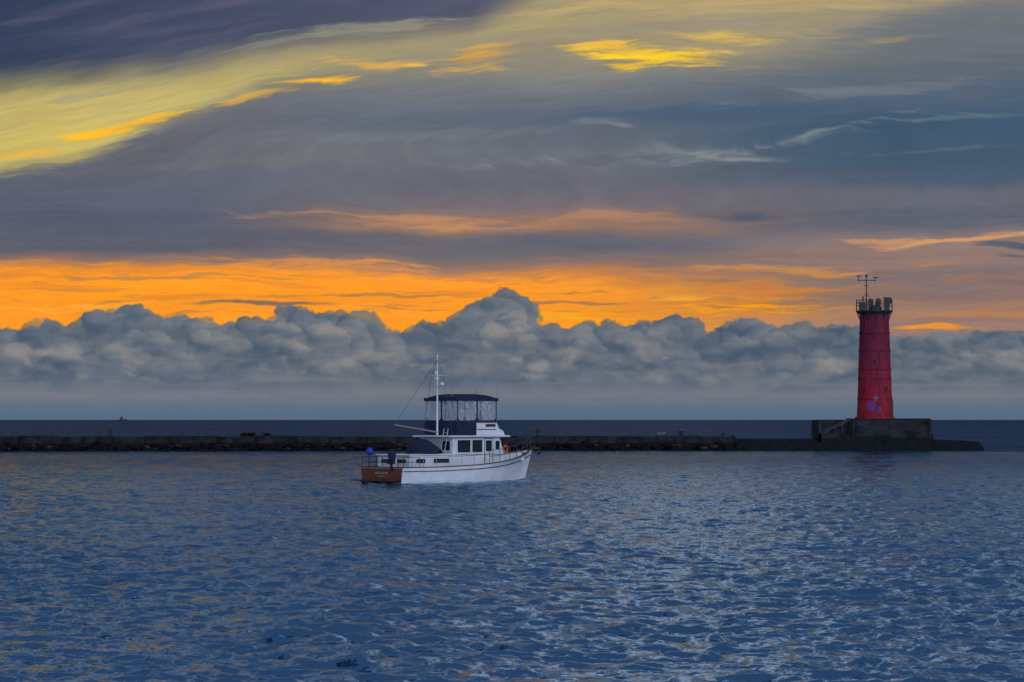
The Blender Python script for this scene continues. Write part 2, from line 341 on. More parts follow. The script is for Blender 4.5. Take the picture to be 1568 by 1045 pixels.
# ------------------------------------------------------------------ mesh helpers
def empty(name,loc=(0,0,0),rz=0):
    e=bpy.data.objects.new(name,None); scene.collection.objects.link(e); e.location=loc; e.rotation_euler=(0,0,rz); e.empty_display_size=.5; return e
class MB:
    def __init__(s): s.v=[]; s.f=[]
    def add(s,vs,fs):
        o=len(s.v); s.v+= [tuple(q) for q in vs]; s.f+=[tuple(i+o for i in f) for f in fs]
    def box(s,x0,x1,y0,y1,z0,z1):
        s.add([(x0,y0,z0),(x1,y0,z0),(x1,y1,z0),(x0,y1,z0),(x0,y0,z1),(x1,y0,z1),(x1,y1,z1),(x0,y1,z1)],
              [(0,3,2,1),(4,5,6,7),(0,1,5,4),(1,2,6,5),(2,3,7,6),(3,0,4,7)])
    def tube(s,pts,r,n=8,r2=None):
        pts=[Vector(p) for p in pts]
        for i in range(len(pts)-1):
            a,bb=pts[i],pts[i+1]; dd=(bb-a)
            if dd.length<1e-6: continue
            q=dd.to_track_quat('Z','Y'); ra=r; rb=r2 if r2 is not None else r
            vs=[a+q@Vector((ra*math.cos(2*math.pi*k/n),ra*math.sin(2*math.pi*k/n),0)) for k in range(n)]
            vs+=[bb+q@Vector((rb*math.cos(2*math.pi*k/n),rb*math.sin(2*math.pi*k/n),0)) for k in range(n)]
            s.add(vs,[(k,(k+1)%n,n+(k+1)%n,n+k) for k in range(n)]+[tuple(range(n))[::-1],tuple(range(n,2*n))])
    def lathe(s,prof,c=(0,0),n=48):
        vs=[]; fs=[]
        for r,z in prof:
            for k in range(n): vs.append((c[0]+r*math.cos(2*math.pi*k/n),c[1]+r*math.sin(2*math.pi*k/n),z))
        for i in range(len(prof)-1):
            for k in range(n): fs.append((i*n+k,i*n+(k+1)%n,(i+1)*n+(k+1)%n,(i+1)*n+k))
        fs.append(tuple(range(n))[::-1]); fs.append(tuple(range((len(prof)-1)*n,len(prof)*n)))
        s.add(vs,fs)
    def prism(s,poly,y0,y1):
        n=len(poly); s.add([(x,y0,z) for x,z in poly]+[(x,y1,z) for x,z in poly],[tuple(range(n)),tuple(range(n,2*n))[::-1]]+[(k,n+k,n+(k+1)%n,(k+1)%n) for k in range(n)])
    def loft(s,rows):
        n=len(rows[0]); vs=[p for r in rows for p in r]; fs=[]
        for i in range(len(rows)-1):
            for k in range(n-1): fs.append((i*n+k,i*n+k+1,(i+1)*n+k+1,(i+1)*n+k))
        s.add(vs,fs)
    def frame(s,o,u,v,w,hh,bd,cr,t=.02,seg=5):
        o=Vector(o);u=Vector(u).normalized();v=Vector(v).normalized();nn=u.cross(v)
        inner=[];outer=[]
        for (cx,cy,a0) in ((w-bd-cr,bd+cr,-90),(w-bd-cr,hh-bd-cr,0),(bd+cr,hh-bd-cr,90),(bd+cr,bd+cr,180)):
            for k in range(seg+1):
                a=math.radians(a0+90*k/seg); inner.append((cx+cr*math.cos(a),cy+cr*math.sin(a)))
                outer.append((w if a0 in(-90,0) else 0,hh if a0 in(0,90) else 0))
        n=len(inner); vs=[]
        for side in (t/2,-t/2):
            vs+=[o+u*a+v*b_+nn*side for a,b_ in inner]+[o+u*a+v*b_+nn*side for a,b_ in outer]
        fs=[]
        for k in range(n):
            j=(k+1)%n
            fs.append((k,j,n+j,n+k)); fs.append((2*n+k,3*n+k,3*n+j,2*n+j)); fs.append((k,2*n+k,2*n+j,j)); fs.append((n+k,n+j,3*n+j,3*n+k))
        s.add(vs,fs)
    def obj(s,name,mt,parent=None,smooth=False,bevel=0):
        me=bpy.data.meshes.new(name); me.from_pydata(s.v,[],s.f); me.update()
        bm=bmesh.new(); bm.from_mesh(me); bmesh.ops.remove_doubles(bm,verts=bm.verts,dist=1e-5)
        bmesh.ops.dissolve_degenerate(bm,edges=bm.edges,dist=1e-6)
        bmesh.ops.recalc_face_normals(bm,faces=bm.faces); bm.to_mesh(me); bm.free()
        me.materials.append(M[mt]); o=bpy.data.objects.new(name,me); scene.collection.objects.link(o)
        if parent: o.parent=parent
        if smooth:
            for p in me.polygons: p.use_smooth=True
            try: me.set_sharp_from_angle(angle=math.radians(40))
            except Exception: pass
        if bevel:
            md=o.modifiers.new('bevel','BEVEL'); md.width=bevel; md.segments=2; md.limit_method='ANGLE'
        return o
def interp(x,xs,ys): return float(np.interp(x,xs,ys))

# ------------------------------------------------------------------ water
def water():
    th_d=np.linspace(-.29,.29,900)
    ex=np.radians(np.linspace(17.5,85,50))
    th=np.concatenate([-ex[::-1],th_d,ex])
    r=[16.0]
    while r[-1]<340: r.append(r[-1]*(1+.0018))
    while r[-1]<41500: r.append(r[-1]*1.015)
    r=np.array(r); sp=np.gradient(r)
    R,T=np.meshgrid(r,th,indexing='ij'); X=(R*np.sin(T)).astype(np.float32); Y=(R*np.cos(T)).astype(np.float32)
    SP=np.maximum(np.broadcast_to(sp[:,None],X.shape),R*np.broadcast_to(np.gradient(th)[None,:],X.shape)).astype(np.float32)
    Z=np.zeros_like(X); DX=np.zeros_like(X); DY=np.zeros_like(X)
    # slow drift of the phase breaks the regularity of the crests
    ux=X+.5*fbm(X/2.3,Y/2.3,201,3); uy=Y+.5*fbm(X/2.3,Y/2.3,211,3)
    rng=np.random.RandomState(3); n=90
    lam=np.exp(rng.uniform(math.log(.24),math.log(2.2),n))
    for L in lam:
        k=2*math.pi/L; a=rng.normal(math.radians(-100),math.radians(50)); cx,cy=math.cos(a),math.sin(a)
        s=.038*(1.0 if L<.8 else (.8/L)**.7); amp=s/k
        ph=(k*(ux*cx+uy*cy)+rng.uniform(0,6.28)).astype(np.float32)
        at=np.clip((L/SP-2.2)/2.0,0,1)
        Z+=amp*at*np.cos(ph); q=.6*amp*at*np.sin(ph); DX-=cx*q; DY-=cy*q
    Z*=1+.45*fbm(X/9,Y/16,7,3)
    nr,nt=X.shape; co=np.empty((nr*nt,3),np.float32); co[:,0]=(X+DX).ravel(); co[:,1]=(Y+DY).ravel(); co[:,2]=Z.ravel()
    idx=np.arange(nr*nt).reshape(nr,nt); q=np.stack([idx[:-1,:-1],idx[:-1,1:],idx[1:,1:],idx[1:,:-1]],-1).reshape(-1,4)
    q=q[:,::-1]
    me=bpy.data.meshes.new('water'); me.vertices.add(len(co)); me.vertices.foreach_set('co',co.ravel())
    me.loops.add(q.size); me.loops.foreach_set('vertex_index',q.ravel().astype(np.int32))
    me.polygons.add(len(q)); me.polygons.foreach_set('loop_start',np.arange(0,q.size,4,dtype=np.int32)); me.polygons.foreach_set('loop_total',np.full(len(q),4,np.int32))
    me.update(calc_edges=True); me.polygons.foreach_set('use_smooth',np.ones(len(q),bool)); me.materials.append(M['water'])
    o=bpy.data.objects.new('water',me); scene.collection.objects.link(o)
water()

# ------------------------------------------------------------------ breakwater
bw=empty('breakwater',(0,0,0))
def bwY(x): return 276.5+ (x+70)*0.068
XL,XR=-190.0,27.0
x=XL; cap=MB(); body=MB()
while x<XR:
    L=random.uniform(3.2,5.2); x1=min(x+L,XR); dz=random.uniform(-.07,.07)
    y0=bwY((x+x1)/2)+1.3+random.uniform(-.1,.1); cap.box(x+.03,x1-.03,y0,y0+4.2,.85,1.74+dz)
    x=x1
cap.obj('cap_blocks','cap',bw,bevel=.06)
for i in range(40):
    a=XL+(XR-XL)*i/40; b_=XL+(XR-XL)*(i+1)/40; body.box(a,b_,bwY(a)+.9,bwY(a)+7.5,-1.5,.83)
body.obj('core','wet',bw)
def rock(mb,c,sx,sy,sz):
    bm=bmesh.new(); bmesh.ops.create_icosphere(bm,subdivisions=1,radius=1)
    rot=Matrix.Rotation(random.uniform(0,6),3,'Z')@Matrix.Rotation(random.uniform(-.5,.5),3,'X')
    vs=[]
    for v in bm.verts:
        p=v.co*random.uniform(.75,1.15); p=Vector((max(-.8,min(.8,p.x))*sx,max(-.8,min(.8,p.y))*sy,max(-.7,min(.7,p.z))*sz)); vs.append(rot@p+Vector(c))
    mb.add(vs,[tuple(v.index for v in f.verts) for f in bm.faces]); bm.free()
r1=MB(); r2=MB()
x=XL
while x<XR+1:
    for row,(yo,zc) in enumerate(((-.2,-.05),(.3,.22),(.7,.5),(1.0,.75))):
        s=random.uniform(.45,.85)
        if row==3 and random.random()<.5: continue
        tgt=r2 if (random.random()<.15 and row>0) else r1
        if tgt is r2: s*=.75
        rock(tgt,(x+random.uniform(-.4,.4),bwY(x)+yo+random.uniform(-.2,.2)-(0.25 if tgt is r2 else 0),zc+random.uniform(-.12,.12)),s,s*.8,s*.5)
    x+=.85
for _ in range(60):
    xx=random.uniform(XL,XR); rock(r1,(xx,bwY(xx)+6.2,1.2),.7,.6,.45)
xx=(390-784)*281/F
for k in range(5): rock(r1,(xx+random.uniform(-1.6,1.6),bwY(xx)+3.5,1.85+random.uniform(-.1,.15)),.7,.5,.4)
r1.obj('dark_rocks','rock',bw); r2.obj('pale_rocks','rock2',bw)

ph=empty('concrete_pier',(0,0,0))
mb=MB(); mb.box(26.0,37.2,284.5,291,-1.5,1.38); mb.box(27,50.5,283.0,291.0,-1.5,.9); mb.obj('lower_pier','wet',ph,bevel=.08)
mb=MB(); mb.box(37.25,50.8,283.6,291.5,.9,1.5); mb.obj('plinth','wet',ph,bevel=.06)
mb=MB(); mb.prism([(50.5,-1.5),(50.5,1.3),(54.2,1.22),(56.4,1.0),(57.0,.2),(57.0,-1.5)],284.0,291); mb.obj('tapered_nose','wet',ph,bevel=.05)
mb=MB()
for k in range(9): mb.box(26.2+k*1.22,27.3+k*1.22,284.2,284.49,.2,1.1)
mb.obj('pier_panels','wet',ph,bevel=.03)

# ------------------------------------------------------------------ lighthouse
lhx,lhy=44.35,287.5
lh=empty('lighthouse',(lhx,lhy,0))
mb=MB(); mb.box(-3.0,6.1,-3.6,3.6,1.5,3.72); mb.obj('pedestal','concrete',lh,bevel=.07)
mb=MB(); mb.box(-3.1,6.2,-3.7,3.7,3.72,3.86); mb.obj('pedestal_coping','concrete',lh,bevel=.03)
mb=MB(); mb.box(-3.35,-3.003,-3.75,-3.2,1.5,3.75); mb.box(1.2,1.5,-3.72,-3.603,1.5,3.7); mb.box(5.9,6.25,-3.75,-3.603,1.5,3.7); mb.obj('pedestal_piers','concrete',lh)
mb=MB()
for k in range(9): mb.box(-3.4-(k+1)*.44+.0,-3.4-k*.44,-2.9,-1.2,1.5,3.55-k*.23)
mb.obj('stairs','cap',lh)
mb=MB(); mb.prism([(-7.3,1.5),(-3.36,1.5),(-3.36,2.0),(-7.3,2.0)],-3.5,-3.2); mb.box(-7.3,-7.0,-3.5,3.4,1.5,3.6); mb.box(-7.0,-3.36,2.9,3.3,1.5,3.7); mb.box(-7.0,-3.36,-1.1,-.8,1.5,3.6);mb.obj('stair_walls','concrete',lh)
M['rail']=mat('weathered_rail',(.10,.115,.14,1),.6,.2,4)
mb=MB(); mb.tube([(-7.1,-3.3,1.9),(-3.5,-3.3,3.7)],.05); mb.tube([(-7.1,-3.3,1.5),(-7.1,-3.3,2.2),(-3.5,-3.3,3.9)],.03)
for k in range(5): mb.tube([(-7.1+k*.9,-3.3,1.6),(-7.1+k*.9,-3.3,2.2+k*.42)],.03)
mb.obj('stair_rail','rail',lh)
H0=3.86; H1=16.75
def tr(z): return 2.17+(1.74-2.17)*(z-H0)/(H1-H0)
prof=[(2.42,H0),(2.42,H0+.18),(2.2,H0+.2)]
rings=[6.3,8.75,9.9,12.2,14.3]
for z in rings:
    r=tr(z); prof+=[(r,z-.1),(r+.07,z-.09),(r+.07,z+.09),(tr(z+.1)-.0,z+.1)]
prof+=[(tr(H1),H1)]
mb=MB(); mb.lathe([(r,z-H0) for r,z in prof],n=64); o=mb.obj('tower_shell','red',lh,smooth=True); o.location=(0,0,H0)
mb=MB()
for k in range(7):
    a=2*math.pi*k/7+.2
    for si,(z0,z1) in enumerate(zip([H0+.25]+[q+.12 for q in rings],[q-.12 for q in rings]+[H1-.05])):
        aa=a+.41*(si%2)
        mb.tube([((tr(z0)-.015)*math.cos(aa),(tr(z0)-.015)*math.sin(aa),z0-H0),((tr(z1)-.015)*math.cos(aa),(tr(z1)-.015)*math.sin(aa),z1-H0)],.03,6)
o=mb.obj('plate_seams','red',lh); o.location=(0,0,H0)
def onwall(a,z,w_,h_,t,name,mt):
    mb=MB(); r=tr(z); mb.box(-w_/2,w_/2,-t,.2,-h_/2,h_/2); o=mb.obj(name,mt,lh,bevel=.015)
    o.location=((r-.02)*math.cos(a),(r-.02)*math.sin(a),z); o.rotation_euler=(0,0,a+math.pi/2); return o
for i,(deg,z) in enumerate(((-100,10.7),(-35,13.1),(-140,15.2),(-60,7.4))):
    onwall(math.radians(deg),z,.62,.95,.06,'window_frame_%d'%i,'red'); onwall(math.radians(deg),z,.42,.74,.075,'window_pane_%d'%i,'black')
onwall(math.radians(-20),H0+1.25,1.1,2.1,.06,'door_frame','darksteel'); onwall(math.radians(-20),H0+1.2,.85,1.9,.08,'door','red')
mb=MB(); mb.lathe([(1.74,H1-.35),(1.85,H1-.1),(2.2,H1+.12),(2.25,H1+.28),(2.1,H1+.3)],n=48); mb.obj('gallery_deck','darksteel',lh,smooth=True)
mb=MB()
for k in range(12):
    a=2*math.pi*k/12; mb.tube([(1.75*math.cos(a),1.75*math.sin(a),H1-.9),(2.15*math.cos(a),2.15*math.sin(a),H1+.1)],.045,6)
mb.obj('gallery_brackets','red',lh)
mb=MB(); RR=2.2
for z in (.6,.95,1.3):
    pts=[(RR*math.cos(2*math.pi*k/24),RR*math.sin(2*math.pi*k/24),H1+.3+z) for k in range(25)]; mb.tube(pts,.03,6)
for k in range(14):
    a=2*math.pi*k/14; mb.tube([(RR*math.cos(a),RR*math.sin(a),H1+.28),(RR*math.cos(a),RR*math.sin(a),H1+1.62)],.035,6)
mb.obj('gallery_railing','darksteel',lh)
mb=MB(); mb.lathe([(.75,H1+.3),(.75,H1+.7),(.3,H1+.95)],c=(.2,0),n=20); mb.lathe([(.28,H1+.9),(.3,H1+1.5),(.2,H1+1.75),(.05,H1+1.85)],c=(.45,-.2),n=16)
mb.box(-1.9,-1.2,-1.0,-.3,H1+.3,H1+1.25); mb.box(1.1,1.7,-1.2,-.7,H1+.3,H1+1.45); mb.box(-.6,-.1,.4,.9,H1+.3,H1+1.7); mb.tube([(1.3,.2,H1+.3),(1.3,.2,H1+2.0)],.06)
mb.tube([(-1.4,-.2,H1+.3),(-1.4,-.2,H1+2.05)],.09); mb.obj('beacon_equipment','darksteel',lh,bevel=.03)
mb=MB(); mb.add([(1.0,-1.3,H1+1.1),(2.0,-1.0,H1+1.1),(2.0,-.6,H1+1.9),(1.0,-.9,H1+1.9)],[(0,1,2,3)]); mb.obj('solar_panel','glass',lh)
mb=MB(); mx_=-.95; zt=21.3
mb.tube([(mx_,0,H1+.3),(mx_,0,zt)],.085,8,.06); mb.tube([(mx_-.95,0,20.75),(mx_+1.15,0,20.75)],.045)
mb.tube([(mx_-.95,0,20.6),(mx_-.95,0,21.25)],.05); mb.tube([(mx_-.95-.25,0,21.25),(mx_-.95+.3,0,21.3)],.06); mb.tube([(mx_+1.1,0,20.6),(mx_+1.1,0,21.1)],.04)
mb.tube([(mx_+.85,0,21.12),(mx_+1.35,0,21.12)],.07); mb.tube([(mx_-.3,0,20.1),(mx_+.3,0,20.1)],.04); mb.tube([(mx_,0,19.2),(mx_-.9,0,H1+1.2)],.03); mb.tube([(mx_,0,19.2),(mx_+.9,0,H1+1.2)],.03)
mb.lathe([(.16,zt-.1),(.16,zt+.12),(.03,zt+.2)],c=(mx_,0),n=12)
mb.obj('antenna_mast','darksteel',lh)

# ------------------------------------------------------------------ small posts on the breakwater
def bollard(pxx,hh,r=.16,dy_=2.6,z0=1.70):
    Y=281.5; X=(pxx-784)*Y/F; e=empty('mooring_bollard',(X,bwY(X)+dy_,z0-.05))
    mb=MB(); mb.lathe([(r*1.5,0),(r*1.5,.08),(r,.12),(r*.9,hh*.75),(r*1.5,hh*.78),(r*1.5,hh*.9),(r*.8,hh)],n=14); mb.obj('post','black',e,smooth=True)
    mb=MB(); mb.tube([(-r*2.2,0,hh*.62),(r*2.2,0,hh*.62)],.045); mb.obj('cross_pin','black',e)
bollard(171,.95); bollard(824,.95); bollard(1112,.45,.1); bollard(402,.6,.12)
X=(1428-784)*285.5/F; e=empty('mooring_bollard',(X,285.5,1.26))
mb=MB(); mb.lathe([(.2,0),(.2,.08),(.13,.12),(.12,.5),(.2,.52),(.2,.62),(.1,.68)],n=14); mb.obj('post','black',e,smooth=True)
def skin_person(name,joints,edges,radii,parent,mt):
    me=bpy.data.meshes.new(name); me.from_pydata(joints,edges,[]); o=bpy.data.objects.new(name,me); scene.collection.objects.link(o); o.parent=parent
    md=o.modifiers.new('skin','SKIN'); sv=me.skin_vertices[0].data
    for i,r in enumerate(radii): sv[i].radius=(r,r)
    sv[0].use_root=True; s2=o.modifiers.new('sub','SUBSURF'); s2.levels=2; s2.render_levels=2; me.materials.append(M[mt]); return o
M['skin']=mat('skin',(.35,.2,.14,1),.6,.1,5)
X=(1045-784)*281.5/F; per=empty('seated_person',(X,bwY(X)+1.8,1.76))
J=[(0,0,.12),(0,.02,.35),(0,0,.55),(0,-.02,.66),(.1,-.1,.12),(.13,-.5,.16),(.13,-.6,-.25),(.14,-.74,-.28),(-.1,-.1,.12),(-.13,-.5,.18),(-.13,-.6,-.25),(-.14,-.74,-.28),(.2,0,.54),(.27,-.12,.3),(.14,-.36,.26),(-.2,0,.54),(-.27,-.12,.3),(-.14,-.36,.26)]
E=[(0,1),(1,2),(2,3),(0,4),(4,5),(5,6),(6,7),(0,8),(8,9),(9,10),(10,11),(2,12),(12,13),(13,14),(2,15),(15,16),(16,17)]
Rr=[.15,.15,.14,.06,.1,.075,.055,.05,.1,.075,.055,.05,.07,.055,.04,.07,.055,.04]
skin_person('clothed_body',J,E,Rr,per,'navy')
mb=MB(); mb.lathe([(.02,.66),(.07,.68),(.09,.75),(.1,.82),(.085,.9),(.02,.93)],c=(0,-.03),n=16); mb.obj('head','skin',per,smooth=True)
mb=MB(); mb.lathe([(.105,.82),(.105,.88),(.08,.94),(.01,.96)],c=(0,-.02),n=16); mb.obj('cap','black',per,smooth=True)
M['gull']=mat('gull_feathers',(.22,.24,.27,1),.7,.2,6)
for pxx in (1012,1019):
    X=(pxx-784)*281.5/F; e=empty('seagull',(X,bwY(X)+2.3,1.76))
    mb=MB(); rows=[]
    for t_ in range(9):
        u=t_/8; xc=-.28+.5*u; rad=.11*math.sin(math.pi*min(1,max(.04,u)))**.7+.005
        rows.append([(xc,rad*math.cos(2*math.pi*k/10),.22+.12*u+rad*math.sin(2*math.pi*k/10)) for k in range(11)])
    mb.loft(rows); mb.lathe([(.01,.36),(.055,.38),(.06,.43),(.02,.48)],c=(.2,0),n=10); mb.tube([(.24,0,.43),(.33,0,.41)],.018,6,.004); mb.tube([(0,.03,0),(0,.03,.2)],.012); mb.tube([(0,-.03,0),(0,-.03,.2)],.012)
    mb.obj('body','gull',e,smooth=True)

# ------------------------------------------------------------------ distant boat
fb=empty('fishing_boat',((187-784)*5200/F,5200,1.0),math.radians(8)); fb.scale=(1.15,1.15,1.35)
mb=MB(); rows=[]
for i in range(11):
    u=i/10; hbq=2.4*min(1,(1.02-u)*2.6)**.6; z=1.8+1.6*u*u
    rows.append([(-9+18*u,-hbq,z),(-9+17*u,-hbq*.8,-.3),(-9+17*u,hbq*.8,-.3),(-9+18*u,hbq,z),(-9+18*u,-hbq,z)])
mb.loft(rows); mb.obj('hull','antifoul',fb)
mb=MB(); mb.box(-4,2,-1.8,1.8,1.9,5.2); mb.box(-2.5,1.4,-1.4,1.4,5.2,6.8); mb.tube([(-1,0,6.8),(-1,0,11)],.2); mb.obj('wheelhouse','darksteel',fb,bevel=.2)

# ------------------------------------------------------------------ trawler yacht
bt=empty('trawler_yacht',(-7.61,137.34,-.02),math.radians(45))
SX=[0,2,5,7,9,10.5,11.7,12.5]; SB=[1.86,1.96,2.06,2.02,1.70,1.15,.52,.03]
def sheer(x): return interp(x,[0,3,6,8,9.5,11,12.5],[.93,.93,1.02,1.16,1.34,1.58,1.9])
def hb(x): return interp(x,SX,SB)
NS=40
def section(x):
    b=hb(x); zs=sheer(x); xw=x*11.85/12.5; xk=x*11.3/12.5
    bw_=interp(x,SX,[1.74,1.86,1.95,1.82,1.30,.72,.24,.02]); pts=[]
    for t in (0,.12,.3,.5,.7,.85,1.0):
        fl=t**.8 if x<7 else t**(.8-.25*(x-7)/5.5)
        pts.append((x+(xw-x)*t, b+(bw_-b)*fl, zs*(1-t)))
    pts.append((xw,bw_*.97,-.08)); pts.append(((xw+xk)/2,bw_*.8,-.35)); pts.append((xk,.0,-.75))
    return pts
xs=[12.5*(1-(1-i/NS)**1.25) for i in range(NS+1)]
for sgn,nm in ((1,'port'),(-1,'starboard')):
    mb=MB(); mb.loft([[(p[0],sgn*p[1],p[2]) for p in section(x)] for x in xs]); mb.obj('hull_'+nm,'white',bt,smooth=True)
    mb=MB()
    for x,x2 in zip(xs[:-1],xs[1:]):
        pa=[section(x)[k] for k in (6,7)]; pb=[section(x2)[k] for k in (6,7)]
        q=[(p[0],sgn*(p[1]+.012),p[2]+(.12 if i==0 else 0)) for i,p in enumerate(pa)]+[(p[0],sgn*(p[1]+.012),p[2]+(.12 if i==0 else 0)) for i,p in enumerate(pb)]
        mb.add(q,[(0,1,3,2)])
    mb.obj('boot_stripe_'+nm,'antifoul',bt)
    mb=MB()
    for x,x2 in zip(xs[:-1],xs[1:]):
        def R_(xx,o,z0,z1,wd):
            b=hb(xx)+o; zz=sheer(xx); return [(xx,sgn*b,zz+z0),(xx,sgn*b,zz+z1),(xx,sgn*max(b-wd,0),zz+z1),(xx,sgn*max(b-wd,0),zz+z0)]
        a=R_(x,.03,0.0,.05,.12); b_=R_(x2,.03,0.0,.05,.12); mb.add(a+b_,[(0,1,5,4),(1,2,6,5),(2,3,7,6),(3,0,4,7)])
    mb.obj('cap_rail_'+nm,'trim',bt)
    mb=MB(); pts=[]
    for x in xs[:-1]:
        p,q=section(x)[1:3]; pts.append((p[0],sgn*(p[1]+.01),p[2]-.1))
    mb.tube(pts,.025,6); mb.obj('rub_rail_'+nm,'trim',bt)
s0=section(0)
mb=MB(); n=len(s0); mb.add([(-.0,-p[1],p[2]) for p in s0]+[(-.0,p[1],p[2]) for p in s0],[(i,i+1,n+i+1,n+i) for i in range(n-1)]); mb.obj('transom_core','white',bt)
mb=MB(); mb.add([(-.02,-p[1]+.04,p[2]-.04*(i==0)+.05*(i==6)) for i,p in enumerate(s0[:7])]+[(-.02,p[1]-.04,p[2]-.04*(i==0)+.05*(i==6)) for i,p in enumerate(s0[:7])],[(i,i+1,7+i+1,7+i) for i in range(6)]); mb.obj('teak_transom','teak',bt)
mb=MB(); mb.box(-.06,.08,-1.9,1.9,.93,.985); mb.obj('transom_cap','trim',bt)
mb=MB()
for k,wd in enumerate((.13,.1,.13,.13,.08,.12,.13)): mb.box(-.028,-.022,-.55+k*.16,-.55+k*.16+wd*.75,.55,.68)
for k in range(5): mb.box(-.028,-.022,-.35+k*.14,-.35+k*.14+.08,.38,.46)
mb.obj('transom_lettering','grey',bt)
mb=MB(); mb.box(-.75,-.03,-1.6,1.6,.16,.22); mb.tube([(-.7,-1.2,.17),(-.03,-1.2,-.05)],.03); mb.tube([(-.7,1.2,.17),(-.03,1.2,-.05)],.03); mb.obj('swim_platform','trim',bt,bevel=.02)
mb=MB()
for x,x2 in zip(xs[:-1],xs[1:]):
    z,z2=sheer(x)-.1,sheer(x2)-.1; b_,b2_=hb(x)-.03,max(hb(x2)-.03,0); mb.add([(x,-b_,z),(x2,-b2_,z2),(x2,b2_,z2),(x,b_,z)],[(0,1,2,3)])
mb.obj('deck','deck',bt)
mb=MB(); mb.box(.95,4.38,-1.42,1.42,.8,1.62); mb.obj('aft_cabin','white',bt,bevel=.06)
mb=MB(); mb.box(.85,4.38,-1.5,1.5,1.622,1.69); mb.obj('aft_cabin_roof','white',bt,bevel=.02)
gl=MB(); fr=MB()
def sidewin(x0,x1,z0,z1,y=-1.42,bd=.05):
    for sg in (1,-1):
        yy=y*sg; o_=-.012 if yy<0 else .012
        gl.box(x0+bd*.6,x1-bd*.6,min(yy,yy+o_),max(yy,yy+o_),z0+bd*.6,z1-bd*.6)
        fr.frame((x0,yy+o_*1.6,z0),(1,0,0),(0,0,1),x1-x0,z1-z0,bd,.05,.02)
sidewin(1.35,2.2,1.12,1.48); sidewin(2.75,4.1,1.12,1.48)
def facewin(x,y0,y1,z0,z1,bd=.05,dirx=-1):
    gl.box(min(x,x+.012*dirx),max(x,x+.012*dirx),y0+bd*.6,y1-bd*.6,z0+bd*.6,z1-bd*.6)
    fr.frame((x+.02*dirx,y0,z0),(0,1,0),(0,0,1),y1-y0,z1-z0,bd,.05,.02)
facewin(.95,-1.15,-.25,1.12,1.46); facewin(.95,.25,1.15,1.12,1.46)
mb=MB(); mb.prism([(4.38,.85),(8.75,.95),(8.6,1.9),(8.3,2.66),(4.38,2.66)],-1.42,1.42); mb.obj('saloon','white',bt,bevel=.05)
mb=MB(); mb.prism([(3.95,2.66),(8.95,2.66),(9.0,2.70),(8.9,2.78),(3.95,2.78)],-1.66,1.66); mb.obj('saloon_roof','white',bt,bevel=.02)
mb=MB(); mb.box(3.92,9.0,-1.675,1.675,2.675,2.70); mb.obj('roof_edge_trim','trim',bt)
sidewin(4.70,5.87,1.72,2.56); sidewin(5.91,6.86,1.72,2.56)
sidewin(7.85,8.32,1.9,2.5)
sidewin(7.02,7.68,1.75,2.55,bd=.07)
facewin(4.38,-1.25,-.45,1.85,2.5); facewin(4.38,.45,1.25,1.85,2.5)
gl.obj('window_glass','glass',bt); fr.obj('window_frames','white',bt)
mb=MB()
mb.frame((6.98,-1.447,1.05),(1,0,0),(0,0,1),.74,1.55,.05,.03,.03); mb.frame((6.98,1.447,1.05),(1,0,0),(0,0,1),.74,1.55,.05,.03,.03)
mb.box(4.5,8.6,-1.455,-1.43,1.62,1.66); mb.obj('door_frame','grey',bt)
ws=MB()
for y0,y1 in ((-1.3,-.48),(-.41,.41),(.48,1.3)):
    ws.add([(8.605,y0,1.98),(8.605,y1,1.98),(8.355,y1,2.58),(8.355,y0,2.58)],[(0,1,2,3)])
ws.obj('windshield','glass',bt)
mb=MB(); mb.prism([(8.7,1.0),(8.7,1.55),(10.6,1.72),(10.9,1.45),(10.9,1.2)],-.95,.95); mb.obj('forward_trunk','white',bt,bevel=.06)
mb=MB(); mb.box(9.6,10.1,-.25,.25,1.66,1.8); mb.obj('fore_hatch','grey',bt,bevel=.03)
mb=MB()
for sg in (-1,1):
    y0,y1=(-1.42,-1.34) if sg<0 else (1.34,1.42)
    mb.prism([(6.35,2.78),(8.75,2.78),(8.6,3.05),(8.25,3.18),(8.05,3.55),(6.35,3.55)],y0,y1)
mb.prism([(8.75,2.78),(8.6,3.05),(8.25,3.18),(8.05,3.55),(7.97,3.55),(8.15,3.14),(8.5,3.0),(8.6,2.78)],-1.34,1.34)
mb.obj('flybridge_coaming','white',bt,bevel=.02)
mb=MB(); mb.box(6.38,7.95,-1.46,-1.425,3.12,3.16); mb.box(7.1,7.9,-1.46,-1.425,3.3,3.46); mb.box(6.35,8.08,-1.48,-1.3,3.553,3.60); mb.box(6.35,8.08,1.3,1.48,3.553,3.60); mb.obj('coaming_trim','trim',bt)
mb=MB(); mb.box(7.3,7.9,-.9,.2,2.8,3.5); mb.box(5.6,6.1,-1.0,1.0,2.8,3.25); mb.box(5.5,5.62,-1.0,1.0,3.2,3.75);mb.obj('helm_and_seat','white',bt,bevel=.05)
mb=MB(); mb.box(4.78,6.34,-1.42,-1.38,2.82,3.62); mb.box(4.78,6.34,1.38,1.42,2.82,3.62); mb.box(4.74,4.78,-1.42,1.42,2.82,3.62); mb.obj('weather_cloth','navy',bt)
zb,zt=3.62,4.98
nb=MB(); vn=MB()
def panel(o,u,w_,bd=.055):
    o=Vector(o);u=Vector(u); nb.frame(o,u,(0,0,1),w_,zt-zb,bd,.22,.02)
    a=o+u*bd*.5; b2_=o+u*(w_-bd*.5); z0=.03; z1=zt-zb-.03
    vn.add([a+Vector((0,0,z0)),b2_+Vector((0,0,z0)),b2_+Vector((0,0,z1)),a+Vector((0,0,z1))],[(0,1,2,3)])
bx0,bx1,by=4.8,8.05,1.38
for k in range(2): panel((bx0,-by+k*by,zb),(0,1,0),by)
